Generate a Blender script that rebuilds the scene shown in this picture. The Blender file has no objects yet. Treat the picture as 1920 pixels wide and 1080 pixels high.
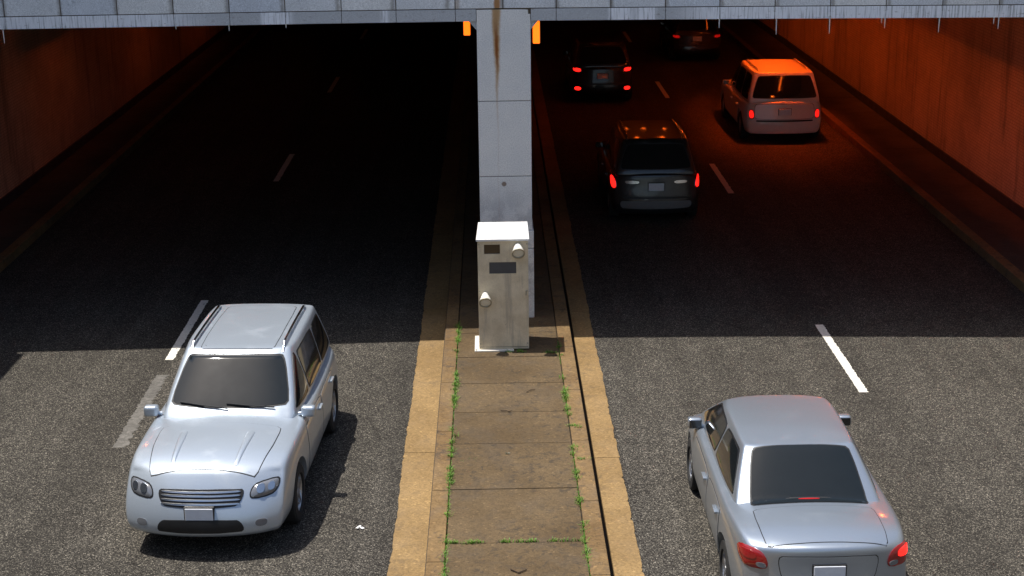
import bpy, bmesh, math, random
from mathutils import Vector, Matrix
from mathutils.bvhtree import BVHTree
random.seed(7)
S = bpy.context.scene
COL = S.collection
R = math.radians

# ------------------------------------------------------------------ node helpers
def new_mat(name):
    m = bpy.data.materials.new(name); m.use_nodes = True
    nt = m.node_tree; b = nt.nodes['Principled BSDF']
    return m, nt, b
class NT:
    """tiny expression helper around a node tree"""
    def __init__(s, nt): s.nt = nt
    def n(s, t, **kw):
        x = s.nt.nodes.new(t)
        for k, v in kw.items(): setattr(x, k, v)
        return x
    def link(s, a, b): s.nt.links.new(a, b)
    def pos(s):
        return s.n('ShaderNodeNewGeometry').outputs['Position']
    def obj(s):
        return s.n('ShaderNodeTexCoord').outputs['Object']
    def map(s, v, scale=(1,1,1), loc=(0,0,0)):
        m = s.n('ShaderNodeMapping'); s.link(v, m.inputs[0])
        m.inputs['Scale'].default_value = scale; m.inputs['Location'].default_value = loc
        return m.outputs[0]
    def noise(s, v, scale, detail=4, rough=.55, dist=0):
        x = s.n('ShaderNodeTexNoise'); s.link(v, x.inputs['Vector'])
        x.inputs['Scale'].default_value = scale; x.inputs['Detail'].default_value = detail
        x.inputs['Roughness'].default_value = rough; x.inputs['Distortion'].default_value = dist
        return x.outputs['Fac']
    def vor(s, v, scale, out='Color', feature='F1'):
        x = s.n('ShaderNodeTexVoronoi', feature=feature); s.link(v, x.inputs['Vector'])
        x.inputs['Scale'].default_value = scale
        return x.outputs[out]
    def ramp(s, f, stops, interp='LINEAR'):
        x = s.n('ShaderNodeValToRGB'); s.link(f, x.inputs[0]); cr = x.color_ramp; cr.interpolation = interp
        while len(cr.elements) < len(stops): cr.elements.new(.5)
        for e, (p, c) in zip(cr.elements, stops):
            e.position = p
            e.color = (c, c, c, 1) if isinstance(c, (int, float)) else (*c, 1)
        return x.outputs[0]
    def mix(s, f, a, b, mode='MIX'):
        x = s.n('ShaderNodeMix', data_type='RGBA', blend_type=mode)
        for i, v in ((0, f), (6, a), (7, b)):
            if hasattr(v, 'is_output') or isinstance(v, bpy.types.NodeSocket): s.link(v, x.inputs[i])
            elif i == 0: x.inputs[0].default_value = v
            else: x.inputs[i].default_value = (*v, 1) if len(v) == 3 else v
        return x.outputs[2]
    def m(s, op, a, b=0.0, c=0.0):
        x = s.n('ShaderNodeMath', operation=op)
        for i, v in enumerate((a, b, c)):
            if isinstance(v, bpy.types.NodeSocket): s.link(v, x.inputs[i])
            else: x.inputs[i].default_value = v
        return x.outputs[0]
    def xyz(s, v):
        x = s.n('ShaderNodeSeparateXYZ'); s.link(v, x.inputs[0]); return x.outputs
    def smooth(s, v, a, b, lo=0., hi=1.):
        x = s.n('ShaderNodeMapRange', interpolation_type='SMOOTHSTEP')
        if isinstance(v, bpy.types.NodeSocket): s.link(v, x.inputs[0])
        for i, q in ((1, a), (2, b), (3, lo), (4, hi)):
            if isinstance(q, bpy.types.NodeSocket): s.link(q, x.inputs[i])
            else: x.inputs[i].default_value = q
        return x.outputs[0]
    def bump(s, h, b, strength=.3, dist=.01):
        x = s.n('ShaderNodeBump'); s.link(h, x.inputs['Height'])
        x.inputs['Strength'].default_value = strength; x.inputs['Distance'].default_value = dist
        s.link(x.outputs[0], b.inputs['Normal'])

def plain(name, col, rough=.5, metal=0., coat=0., emit=None, es=0., spec=.5, grime=0.12, gs=9.):
    m, nt, b = new_mat(name); N = NT(nt)
    if grime:
        f = N.noise(N.obj(), gs, 5, .6)
        c = N.mix(f, tuple(x*(1-grime*1.6) for x in col), tuple(min(1, x*(1+grime)) for x in col))
        N.link(c, b.inputs['Base Color'])
        N.link(N.smooth(f, .2, .8, rough*.85, min(1, rough*1.2)), b.inputs['Roughness'])
    else:
        b.inputs['Base Color'].default_value = (*col, 1); b.inputs['Roughness'].default_value = rough
    b.inputs['Metallic'].default_value = metal
    b.inputs['Coat Weight'].default_value = coat; b.inputs['Coat Roughness'].default_value = .06
    b.inputs['Specular IOR Level'].default_value = spec
    if emit: b.inputs['Emission Color'].default_value = (*emit, 1); b.inputs['Emission Strength'].default_value = es
    return m

def mat_asphalt():
    m, nt, b = new_mat('asphalt'); N = NT(nt); P = N.pos()
    sp = N.xyz(N.vor(P, 88.))[0]                         # aggregate stones, one random value each
    sp2 = N.xyz(N.vor(P, 118.))[1]
    base = N.ramp(sp, [(0, (.014, .0125, .011)), (.4, (.050, .046, .041)), (.75, (.083, .0755, .064)), (.92, (.175, .159, .131)), (1, (.29, .26, .215))])
    fine = N.ramp(sp2, [(0, .45), (.6, .95), (1, 1.6)])
    c = N.mix(1., base, fine, 'MULTIPLY')
    big = N.noise(P, .55, 4, .6)
    c = N.mix(1., c, N.ramp(big, [(.25, .86), (.75, 1.15)]), 'MULTIPLY')
    med = N.noise(P, 3.2, 6, .65)
    c = N.mix(1., c, N.ramp(med, [(.3, .86), (.7, 1.1)]), 'MULTIPLY')
    xs = N.xyz(P)
    # polished wheel paths and an oily centre, long streaks along the road
    st = N.noise(N.map(P, (2.2, .10, 1)), 1.3, 4, .6)
    c = N.mix(1., c, N.ramp(st, [(.3, .84), (.7, 1.14)]), 'MULTIPLY')
    dl_ = N.m('ABSOLUTE', N.m('SUBTRACT', N.m('MODULO', N.m('ADD', N.m('ABSOLUTE', xs[0]), .8), 3.95), 3.95/2))
    c = N.mix(N.m('MULTIPLY', N.smooth(N.m('ADD', dl_, N.m('MULTIPLY', N.m('SUBTRACT', med, .5), .5)), .05, .55, 1, 0), .22), c, (.02, .018, .016))
    # stains / oil spots
    v = N.vor(N.map(P, (1, .8, 1)), 1.15, 'Distance')
    nz = N.noise(P, 9, 5, .7)
    spot = N.smooth(N.m('ADD', v, N.m('MULTIPLY', nz, .14)), .095, .14, 1, 0)
    c = N.mix(N.m('MULTIPLY', spot, .6), c, (.022, .02, .02))
    # fine cracks
    cr = N.vor(N.mix(.12, P, N.n('ShaderNodeTexNoise').outputs['Color']), .23, 'Distance', 'DISTANCE_TO_EDGE')
    crm = N.m('MULTIPLY', N.smooth(cr, .0015, .0045, 1, 0), N.smooth(N.noise(P, .7, 2), .5, .56))
    c = N.mix(N.m('MULTIPLY', crm, .4), c, (.018, .016, .015))
    N.link(c, b.inputs['Base Color'])
    b.inputs['Roughness'].default_value = .92; b.inputs['Specular IOR Level'].default_value = .12
    N.bump(N.m('ADD', sp, N.m('MULTIPLY', sp2, .6)), b, .55, .004)
    return m

def mat_stone(name, dark, light, speck=150., rough=.85, stains=.5, stain_col=(.05,.038,.025), big=.8, bump=.25, spotscale=5.):
    m, nt, b = new_mat(name); N = NT(nt); P = N.pos()
    f = N.noise(P, big, 5, .6)
    c = N.mix(N.smooth(f, .3, .7), dark, light)
    g = N.noise(P, speck, 3, .8)
    c = N.mix(1., c, N.ramp(g, [(.3, .72), (.7, 1.28)]), 'MULTIPLY')
    w = N.xyz(N.vor(P, speck*.35))[0]
    c = N.mix(1., c, N.ramp(w, [(0, .78), (.5, 1.), (.95, 1.12), (1, 1.5)]), 'MULTIPLY')
    if stains:
        s1 = N.noise(P, spotscale, 7, .75, .3)
        area = N.noise(P, .9, 3)
        k = N.m('MULTIPLY', N.smooth(s1, .53, .60), N.smooth(area, .40, .56))
        c = N.mix(N.m('MULTIPLY', N.smooth(N.noise(P, 2.3, 5, .7), .45, .65), stains*.45), c, tuple(x*2.2 for x in stain_col))
        c = N.mix(N.m('MULTIPLY', k, stains), c, stain_col)
        # small black gum spots
        v = N.vor(P, spotscale*1.3, 'Distance')
        c = N.mix(N.m('MULTIPLY', N.smooth(v, .05, .085, 1, 0), .55), c, tuple(x*.35 for x in stain_col))
    N.link(c, b.inputs['Base Color']); b.inputs['Roughness'].default_value = rough
    b.inputs['Specular IOR Level'].default_value = .3
    N.bump(g, b, bump, .004)
    return m

def mat_fascia():
    """pale granite with fine speckle; rust run and lime blooms have a place of their own"""
    m, nt, b = new_mat('granite_facing'); N = NT(nt); P = N.pos(); X, Y, Z = N.xyz(P)
    cell = N.m('FLOOR', N.m('DIVIDE', N.m('ADD', X, 7.23), .823))
    rnd = N.n('ShaderNodeTexWhiteNoise', noise_dimensions='1D'); N.link(cell, rnd.inputs['W'])
    base = N.mix(rnd.outputs['Value'], (.70, .735, .78), (.83, .82, .79))
    f = N.noise(P, 1.7, 6, .65)
    base = N.mix(1., base, N.ramp(f, [(.25, .84), (.75, 1.08)]), 'MULTIPLY')
    g = N.noise(P, 60, 3, .85)
    base = N.mix(1., base, N.ramp(g, [(.3, .70), (.7, 1.26)]), 'MULTIPLY')
    # dirt creeping out of the joints
    fx = N.m('FRACT', N.m('DIVIDE', N.m('ADD', X, 7.23), .823))
    edge = N.m('MINIMUM', fx, N.m('SUBTRACT', 1., fx))
    dn = N.noise(P, 14, 5, .7)
    dj = N.smooth(N.m('ADD', edge, N.m('MULTIPLY', dn, .10)), .05, .12, 1, 0)
    base = N.mix(N.m('MULTIPLY', dj, .6), base, (.22, .19, .15))
    blotch = N.smooth(N.noise(P, 4.5, 7, .75), .6, .72)
    base = N.mix(N.m('MULTIPLY', blotch, .5), base, (.24, .27, .32))
    # rust runs: one over the pier, one small
    wob = N.m('MULTIPLY', N.m('SUBTRACT', N.noise(P, 6, 4), .5), .05)
    dx = N.m('ABSOLUTE', N.m('SUBTRACT', N.m('ADD', X, wob), .10))
    run = N.smooth(N.m('SUBTRACT', dx, .034), -.01, .03, 1, 0)
    dx2 = N.m('ABSOLUTE', N.m('SUBTRACT', N.m('ADD', X, wob), -.50))
    run2 = N.smooth(N.m('SUBTRACT', dx2, .02), -.01, .035, 1, 0)
    base = N.mix(N.m('MULTIPLY', run2, .45), base, (.34, .19, .07))
    base = N.mix(N.m('MULTIPLY', run, .9), base, (.42, .17, .025))
    N.link(base, b.inputs['Base Color']); b.inputs['Roughness'].default_value = .8
    b.inputs['Specular IOR Level'].default_value = .3
    N.bump(g, b, .3, .004)
    return m

def mat_pier():
    m, nt, b = new_mat('granite_pier'); N = NT(nt); P = N.pos(); X, Y, Z = N.xyz(P)
    f = N.noise(P, 1.9, 6, .6)
    base = N.mix(N.smooth(f, .3, .7), (.80, .785, .755), (.86, .835, .79))
    g = N.noise(P, 60, 3, .85)
    base = N.mix(1., base, N.ramp(g, [(.3, .74), (.7, 1.22)]), 'MULTIPLY')
    # weathered, blotchy lowest stones
    low = N.smooth(Z, 1.4, 2.6, 1, 0)
    bl = N.smooth(N.noise(P, 4.2, 6, .6), .42, .62)
    base = N.mix(N.m('MULTIPLY', N.m('MULTIPLY', low, bl), .5), base, (.24, .23, .24))
    # rust run that narrows downwards
    wob = N.m('MULTIPLY', N.m('SUBTRACT', N.noise(P, 5, 4), .5), .06)
    dx = N.m('ABSOLUTE', N.m('SUBTRACT', N.m('ADD', X, wob), .085))
    w = N.smooth(Z, 3.3, 5.15, .0, .058)
    run = N.smooth(N.m('SUBTRACT', dx, w), -.02, .028, 1, 0)
    fade = N.m('MULTIPLY', N.smooth(Z, 2.9, 4.5, .12, 1), N.smooth(N.noise(P, 9, 3), .2, .5, .75, 1))
    base = N.mix(N.m('MULTIPLY', N.m('MULTIPLY', run, fade), .85), base, (.50, .27, .07))
    core = N.smooth(N.m('SUBTRACT', dx, N.m('MULTIPLY', w, .5)), -.012, .012, 1, 0)
    zc = N.smooth(N.m('ABSOLUTE', N.m('SUBTRACT', Z, 4.5)), .05, .5, 1, .18)
    base = N.mix(N.m('MULTIPLY', N.m('MULTIPLY', core, zc), .95), base, (.27, .075, .01))
    # rust dot
    dd = N.m('ADD', N.m('POWER', N.m('SUBTRACT', X, .17), 2.), N.m('POWER', N.m('SUBTRACT', Z, 2.38), 2.))
    base = N.mix(N.m('MULTIPLY', N.smooth(dd, .0006, .0022, 1, 0), .8), base, (.16, .075, .02))
    N.link(base, b.inputs['Base Color']); b.inputs['Roughness'].default_value = .8
    b.inputs['Specular IOR Level'].default_value = .3
    N.bump(g, b, .3, .004)
    return m

def mat_trim():
    m, nt, b = new_mat('limestained_trim'); N = NT(nt); P = N.pos(); X, Y, Z = N.xyz(P)
    g = N.noise(P, 80, 3, .85)
    base = N.mix(1., (.52, .53, .54), N.ramp(g, [(.3, .7), (.7, 1.25)]), 'MULTIPLY')
    st = N.noise(N.map(P, (34, 1, 1.6)), 1., 3, .7)
    lime = N.smooth(st, .36, .52)
    area = N.noise(N.map(P, (1, 0, 0)), .75, 3, .6)
    right = N.smooth(X, 2.6, 3.4)
    left = N.smooth(X, -3.9, -5.2)
    where = N.m('MAXIMUM', N.m('MAXIMUM', right, N.m('MULTIPLY', left, .95)), N.smooth(area, .54, .6))
    base = N.mix(N.m('MULTIPLY', lime, where), base, (.90, .91, .94))
    rust = N.smooth(N.noise(N.map(P, (9, 1, 30)), 1., 4, .7), .6, .68)
    base = N.mix(N.m('MULTIPLY', rust, .5), base, (.16, .12, .09))
    N.link(base, b.inputs['Base Color']); b.inputs['Roughness'].default_value = .8
    N.bump(st, b, .4, .006)
    return m

def mat_tile():
    """small glazed wall tiles in courses"""
    m, nt, b = new_mat('tunnel_wall_tile'); N = NT(nt); P = N.pos(); X, Y, Z = N.xyz(P)
    cb = N.n('ShaderNodeCombineXYZ'); N.link(Y, cb.inputs[0]); N.link(Z, cb.inputs[1])
    br = N.n('ShaderNodeTexBrick'); N.link(cb.outputs[0], br.inputs['Vector'])
    br.inputs['Scale'].default_value = 4.; br.inputs['Mortar Size'].default_value = .022; br.inputs['Mortar Smooth'].default_value = .3
    br.inputs['Color1'].default_value = (.56, .43, .31, 1); br.inputs['Color2'].default_value = (.49, .37, .265, 1)
    br.inputs['Mortar'].default_value = (.26, .19, .14, 1)
    c = br.outputs['Color']
    f = N.noise(P, .5, 5, .65)
    c = N.mix(1., c, N.ramp(f, [(.3, .68), (.65, 1.1)]), 'MULTIPLY')
    dr = N.noise(N.map(P, (1, 2.2, .25)), 1., 5, .7)
    c = N.mix(N.m('MULTIPLY', N.smooth(dr, .5, .7), .55), c, (.07, .055, .045))
    N.link(c, b.inputs['Base Color']); b.inputs['Roughness'].default_value = .6
    N.bump(br.outputs['Fac'], b, -.4, .01)
    return m

def mat_paint_mark(name, wear):
    m, nt, b = new_mat(name); N = NT(nt); P = N.pos()
    sp = N.xyz(N.vor(P, 62.))[0]; n1 = N.noise(P, 7, 6, .75)
    k = N.smooth(N.m('ADD', n1, N.m('MULTIPLY', sp, .18)), wear, wear + .08)
    c = N.mix(k, N.mix(sp, (.66, .62, .54), (.80, .77, .69)), N.ramp(sp, [(0, .03), (.5, .08), (1, .22)]))
    N.link(c, b.inputs['Base Color']); b.inputs['Roughness'].default_value = .75
    N.bump(sp, b, .4, .003)
    return m

def mat_cabinet():
    m, nt, b = new_mat('weathered_steel'); N = NT(nt); P = N.obj(); X, Y, Z = N.xyz(P)
    f = N.noise(P, 3.5, 6, .7)
    c = N.mix(N.smooth(f, .3, .7), (.64, .55, .39), (.82, .72, .53))
    s = N.noise(N.map(P, (9, 9, .8)), 1., 5, .7)
    c = N.mix(N.m('MULTIPLY', N.smooth(s, .5, .72), .6), c, (.40, .36, .29))
    fl = N.smooth(N.noise(P, 26, 4, .8), .62, .7)
    c = N.mix(N.m('MULTIPLY', fl, .5), c, (.17, .13, .10))
    c = N.mix(1., c, N.ramp(N.noise(P, 110, 3, .8), [(.3, .86), (.7, 1.12)]), 'MULTIPLY')
    N.link(c, b.inputs['Base Color']); b.inputs['Metallic'].default_value = .25
    N.link(N.smooth(f, .3, .7, .42, .6), b.inputs['Roughness'])
    N.bump(N.noise(P, 7, 3), b, .12, .02)
    return m

M = {}
M['asphalt'] = mat_asphalt()
M['slab'] = mat_stone('median_slab_concrete', (.084, .055, .026), (.128, .088, .046), 120, stains=.62, stain_col=(.040, .033, .026), spotscale=9.)
M['kerb'] = mat_stone('kerb_granite', (.145, .088, .037), (.22, .142, .064), 110, stains=.6, stain_col=(.05, .042, .035), spotscale=6.)
M['gutter'] = mat_stone('gutter_concrete', (.22, .140, .058), (.295, .193, .084), 130, stains=.45, stain_col=(.12, .085, .05), spotscale=5.)
M['walk'] = mat_stone('tunnel_walk_concrete', (.035, .033, .032), (.06, .056, .052), 90)
M['concrete'] = mat_stone('grey_concrete', (.26, .26, .25), (.36, .35, .33), 60, big=.4)
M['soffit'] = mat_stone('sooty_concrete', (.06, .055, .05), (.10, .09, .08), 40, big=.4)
M['earth'] = mat_stone('dry_earth', (.08, .09, .04), (.14, .13, .07), 8, big=.2, stains=0)
M['fascia'] = mat_fascia(); M['pier'] = mat_pier(); M['trim'] = mat_trim(); M['tile'] = mat_tile()
M['joint'] = plain('brown_joint', (.10, .075, .05), .95)
M['gap'] = plain('dark_joint_and_shade', (.035, .03, .025), .95)
M['basecourse'] = plain('black_base_course', (.035, .035, .045), .5, gs=3)
M['mark'] = mat_paint_mark('lane_paint', .72); M['markworn'] = mat_stone('worn_lane_paint', (.115, .108, .098), (.165, .155, .14), 55, stains=.3, stain_col=(.05, .045, .04), spotscale=7.)
M['lime'] = plain('lime_deposit', (.80, .79, .76), .7, gs=40)
M['cab'] = mat_cabinet()
M['lid'] = plain('bare_aluminium_lid', (.86, .86, .84), .35, .1)
M['hood'] = plain('white_lamp_hood', (.80, .78, .72), .4, gs=30)
M['ring'] = plain('lamp_rim', (.42, .39, .30), .4, .4)
M['lampglass'] = plain('lamp_glass', (.80, .78, .66), .3, 0, .3)
M['cabwin'] = plain('cabinet_window_brown', (.05, .032, .018), .15, 0, .8)
M['cabwin2'] = plain('cabinet_panel_slate', (.075, .078, .085), .35)
M['steelplate'] = plain('base_plate_paint', (.74, .70, .62), .5, gs=30)
M['chrome'] = plain('bright_metal', (.75, .75, .75), .18, 1.)
M['black'] = plain('black_trim', (.012, .012, .013), .45)
M['glass'] = plain('tinted_glass', (.012, .015, .017), .05, 0, 1., grime=.1)
M['ws'] = plain('windscreen_glass', (.010, .014, .016), .07, 0, 0., spec=.5, grime=.1)
M['rubber'] = plain('tyre_rubber', (.02, .02, .02), .85)
M['rim'] = plain('alloy_rim', (.50, .51, .53), .3, .85)
M['plate'] = plain('number_plate', (.78, .81, .86), .5)
M['redlens'] = plain('red_lens', (.30, .012, .012), .15, 0, 1.)
M['tail_on'] = plain('lit_tail_lamp', (.5, .01, .01), .2, 0, 1., (1, .012, .008), 2.6, grime=0)
M['tail_dim'] = plain('lit_tail_lamp_dim', (.4, .01, .01), .2, 0, 1., (1, .012, .008), .28, grime=0)
M['reflector'] = plain('glowing_red_lens', (.5, .01, .01), .2, 0, 1., (1, .012, .008), 1.3, grime=0)  # self-lit red for the white SUV's tail lamps
M['clear'] = plain('headlamp_lens', (.20, .21, .23), .08, .3, 1.)
M['amber'] = plain('lit_sodium_lens', (.9, .4, .05), .4, 0, 0, (1., .16, .004), 1.7, grime=0)
M['sodium'] = plain('sodium_tube', (.9, .4, .05), .4, 0, 0, (1., .125, .010), 165., grime=0)
M['glint'] = plain('glint_lens', (.9, .4, .05), .4, 0, 0, (1., .12, .01), 9., grime=0)
M['suv_light'] = plain('added_suv_light', (.9, .4, .05), .4, 0, 0, (1., .085, .004), 620., grime=0)
M['sodium_lo'] = plain('dim_sodium_tube', (.9, .4, .05), .4, 0, 0, (1., .14, .014), 62., grime=0)  # weaker tube, so the left wall glows less
M['housing'] = plain('lamp_housing', (.10, .09, .08), .5)
def paint(name, col, metal=.7, rough=.3):
    m, nt, b = new_mat(name); N = NT(nt); P = N.obj()
    fl = N.noise(P, 900, 1, .5)
    c = N.mix(1., tuple(col), N.ramp(fl, [(.35, .88), (.65, 1.12)]), 'MULTIPLY')
    d = N.smooth(N.noise(P, 2.6, 6, .7), .45, .75)
    c = N.mix(N.m('MULTIPLY', d, .14), c, (.32, .30, .27))
    N.link(c, b.inputs['Base Color']); b.inputs['Metallic'].default_value = metal
    N.link(N.smooth(d, 0, 1, rough, rough*1.35), b.inputs['Roughness'])
    b.inputs['Coat Weight'].default_value = .7; b.inputs['Coat Roughness'].default_value = .07
    return m
M['silver'] = paint('silver_paint', (.50, .565, .64), .55, .34); M['silver2'] = paint('pale_silver_paint', (.42, .475, .54))
M['charcoal'] = paint('charcoal_paint', (.035, .037, .04)); M['blackp'] = paint('black_paint', (.010, .010, .012))
M['whitep'] = paint('white_paint', (.74, .73, .70), 0., .35); M['darkp'] = paint('dark_grey_paint', (.02, .02, .022))

# ------------------------------------------------------------------ mesh helpers
def link(name, me, mat, parent=None, smooth=False, loc=None):
    o = bpy.data.objects.new(name, me); COL.objects.link(o)
    if mat and not me.materials: me.materials.append(mat)
    if parent: o.parent = parent
    if loc: o.location = loc
    if smooth:
        for p in me.polygons: p.use_smooth = True
        me.set_sharp_from_angle(angle=R(38))
    return o
def from_bm(name, bm, mat, parent=None, smooth=False, loc=None):
    me = bpy.data.meshes.new(name); bmesh.ops.recalc_face_normals(bm, faces=bm.faces[:]); bm.to_mesh(me); bm.free()
    return link(name, me, mat, parent, smooth, loc)
def box(bm, x0, x1, y0, y1, z0, z1, bev=0., seg=1):
    t = bmesh.new(); bmesh.ops.create_cube(t, size=1.)
    for v in t.verts:
        v.co = Vector(((x0+x1)/2 + v.co.x*(x1-x0), (y0+y1)/2 + v.co.y*(y1-y0), (z0+z1)/2 + v.co.z*(z1-z0)))
    if bev: bmesh.ops.bevel(t, geom=t.edges[:], offset=bev, segments=seg, affect='EDGES', profile=.6)
    me = bpy.data.meshes.new('t'); t.to_mesh(me); t.free(); bm.from_mesh(me); bpy.data.meshes.remove(me)
def cyl(bm, p, q, r0, r1=None, n=16, cap=True):
    r1 = r0 if r1 is None else r1
    p, q = Vector(p), Vector(q); d = (q-p).normalized()
    a = d.orthogonal().normalized(); b_ = d.cross(a)
    A = [bm.verts.new(p + (a*math.cos(2*math.pi*i/n) + b_*math.sin(2*math.pi*i/n))*r0) for i in range(n)]
    B = [bm.verts.new(q + (a*math.cos(2*math.pi*i/n) + b_*math.sin(2*math.pi*i/n))*r1) for i in range(n)]
    for i in range(n): bm.faces.new((A[i], A[(i+1) % n], B[(i+1) % n], B[i]))
    if cap: bm.faces.new(A[::-1]); bm.faces.new(B)
def lathe(bm, prof, p, d, n=28):
    """prof: (r, t) pairs, t measured along d from p"""
    p, d = Vector(p), Vector(d).normalized(); a = d.orthogonal().normalized(); b_ = d.cross(a); rings = []
    for r, t in prof:
        if r < 1e-5: rings.append([bm.verts.new(p + d*t)])
        else: rings.append([bm.verts.new(p + d*t + (a*math.cos(2*math.pi*i/n) + b_*math.sin(2*math.pi*i/n))*r) for i in range(n)])
    for u, v in zip(rings, rings[1:]):
        if len(u) == 1 and len(v) == 1: continue
        for i in range(n):
            j = (i+1) % n
            if len(u) == 1: bm.faces.new((u[0], v[j], v[i]))
            elif len(v) == 1: bm.faces.new((u[i], u[j], v[0]))
            else: bm.faces.new((u[i], u[j], v[j], v[i]))
def tag(o, label=None, cat=None, group=None, kind=None):
    if label: o['label'] = label
    if cat: o['category'] = cat
    if group: o['group'] = group
    if kind: o['kind'] = kind
    return o
def thing(name, label, cat, loc=(0, 0, 0), rz=0., group=None):
    o = bpy.data.objects.new(name, None); COL.objects.link(o); o.location = loc; o.rotation_euler = (0, 0, rz)
    o.empty_display_size = .3
    return tag(o, label, cat, group)

# ------------------------------------------------------------------ camera, light, sky
F_PX, CH, PITCH, YAW, ROLL = 2853.67, 7.699, .2941, .0118, .0125
cd = bpy.data.cameras.new('camera'); cam = bpy.data.objects.new('camera', cd); COL.objects.link(cam)
cd.sensor_width = 36.; cd.lens = 36.*F_PX/1920.; cd.clip_start = .1; cd.clip_end = 900.
f = Vector((math.sin(YAW)*math.cos(PITCH), math.cos(YAW)*math.cos(PITCH), -math.sin(PITCH)))
rt = Vector((math.cos(YAW), -math.sin(YAW), 0)); up = rt.cross(f)
rt2 = (math.cos(ROLL)*rt - math.sin(ROLL)*up).normalized(); up2 = rt2.cross(f)
mw = Matrix((rt2, up2, -f)).transposed().to_4x4(); mw.translation = (0, 0, CH)
cam.matrix_world = mw; S.camera = cam

sd = Vector((-.30, .065, 1.)).normalized()             # towards the sun
ld = bpy.data.lights.new('sun', 'SUN'); ld.energy = 5.0; ld.angle = R(.5); ld.color = (1., .955, .88)
sun = bpy.data.objects.new('sun', ld); COL.objects.link(sun); sun.rotation_euler = sd.to_track_quat('Z', 'Y').to_euler(); sun.location = (-8, 10, 40)
W = bpy.data.worlds.new('World'); S.world = W; W.use_nodes = True
wn = W.node_tree; bg = wn.nodes['Background']
sky = wn.nodes.new('ShaderNodeTexSky'); sky.sky_type = 'NISHITA'; sky.sun_disc = False
sky.sun_elevation = math.asin(sd.z); sky.sun_rotation = math.atan2(sd.x, sd.y) % (2*math.pi)
sky.air_density = 1.; sky.dust_density = 2.2; sky.ozone_density = .55
wn.links.new(sky.outputs[0], bg.inputs[0]); bg.inputs[1].default_value = .132
S.view_settings.view_transform = 'Standard'; S.view_settings.look = 'None'; S.view_settings.exposure = .12; S.view_settings.gamma = 1.
S.cycles.use_denoising = True; S.cycles.max_bounces = 8; S.cycles.diffuse_bounces = 4
S.cycles.sample_clamp_indirect = 6.

# ------------------------------------------------------------------ ground, road, median
YN, YF = -12., 96.
bm = bmesh.new(); bmesh.ops.create_grid(bm, x_segments=1, y_segments=1, size=600.)
for v in bm.verts: v.co.z = -.35
tag(from_bm('ground', bm, M['earth']), kind='structure')
bm = bmesh.new(); box(bm, -9.05, -1.12, YN, YF, -.3, 0); box(bm, 1.46, 9.0, YN, YF, -.3, 0)
tag(from_bm('road', bm, M['asphalt']), kind='structure')
def kerb_run(bm, x0, x1, y0, y1, z1, step, start, bev=.012, z0=-.28, gap=.007):
    y = start
    while y > y0: y -= step
    while y < y1:
        a, b_ = max(y, y0)+gap/2, min(y+step, y1)-gap/2
        if b_-a > .05: box(bm, x0, x1, a, b_, z0, z1, bev, 2)
        y += step
G = .2
bm = bmesh.new(); kerb_run(bm, -.78, -.585, YN, YF, G, 1.83, 16.55)
tag(from_bm('median_kerb', bm, M['kerb']), kind='structure')
bm = bmesh.new(); kerb_run(bm, .955, 1.165, YN, YF, G, 1.83, 18.02)
tag(from_bm('median_kerb', bm, M['kerb']), kind='structure')
def gutter_run(bm, xi, xo, start, sg):
    """long cast gutter slabs whose outer edge is ragged where the asphalt laps it"""
    y = start
    while y > YN: y -= 6.1
    while y < YF:
        a, b_ = y+.006, y+6.1-.006; n = 150 if y < 40 else 6; rows = []; w = 0.
        for i in range(n+1):
            t = a+(b_-a)*i/n; w = w*.8+random.gauss(0, .0035); ch = random.uniform(.006, .022) if random.random() < .05 else 0
            x = xo+w-sg*ch if y < 40 else xo
            rows.append([bm.verts.new(q) for q in ((xi, t, -.2), (xi, t, .010), (xi+sg*.006, t, .013), (x, t, .012), (x+sg*.003, t, .001))])
        for p, q in zip(rows, rows[1:]):
            for k in range(4): bm.faces.new((p[k], p[k+1], q[k+1], q[k]) if sg > 0 else (p[k], q[k], q[k+1], p[k+1]))
        for e in (rows[0], rows[-1]): bm.faces.new(e[:4])
        y += 6.1
bm = bmesh.new(); gutter_run(bm, -.785, -1.195, 18.14, -1); gutter_run(bm, 1.235, 1.548, 17.87, 1)
tag(from_bm('gutter', bm, M['gutter']), kind='structure')
bm = bmesh.new(); ys = [YN, -6, -1, 4, 6.4, 8.4, 10.4, 12.2, 13.75, 15.16, 16.58, 17.97, 19.06, 20.17, 21.28, 22.4] + [23.9+1.5*i for i in range(49)]
for a, b_ in zip(ys, ys[1:]):
    t = random.uniform(-.003, .003); box(bm, -.572, .942, a+.006, b_-.006, -.28, G-.008+t, .007, 2)
tag(from_bm('median_paving', bm, M['slab']), kind='structure')
bm = bmesh.new(); box(bm, -.79, 1.17, YN, YF, -.29, G-.045)     # mortar and earth below the joints
box(bm, -1.119, -.78, YN, YF, -.29, -.004); box(bm, 1.165, 1.459, YN, YF, -.29, -.07)  # wide sunken dark slot on the right thickens the kerb's shadow line
tag(from_bm('joint_bed', bm, M['gap']), kind='structure')
# edges of the road beside the tunnel walls
for s, xi, xo, xw in ((-1, 9.05, 9.25, 10.3), (1, 9.0, 9.2, 10.45)):
    bm = bmesh.new(); a, b_ = sorted((s*xi, s*xo)); kerb_run(bm, a, b_, YN, YF, .17, 2.4, 20.)
    tag(from_bm('side_kerb', bm, M['kerb']), kind='structure')
    bm = bmesh.new(); a, b_ = sorted((s*(xo+.004), s*(xw+.3))); kerb_run(bm, a, b_, YN, YF, .16, 2.4, 19.2, .006)
    tag(from_bm('side_walk', bm, M['walk']), kind='structure')
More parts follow.
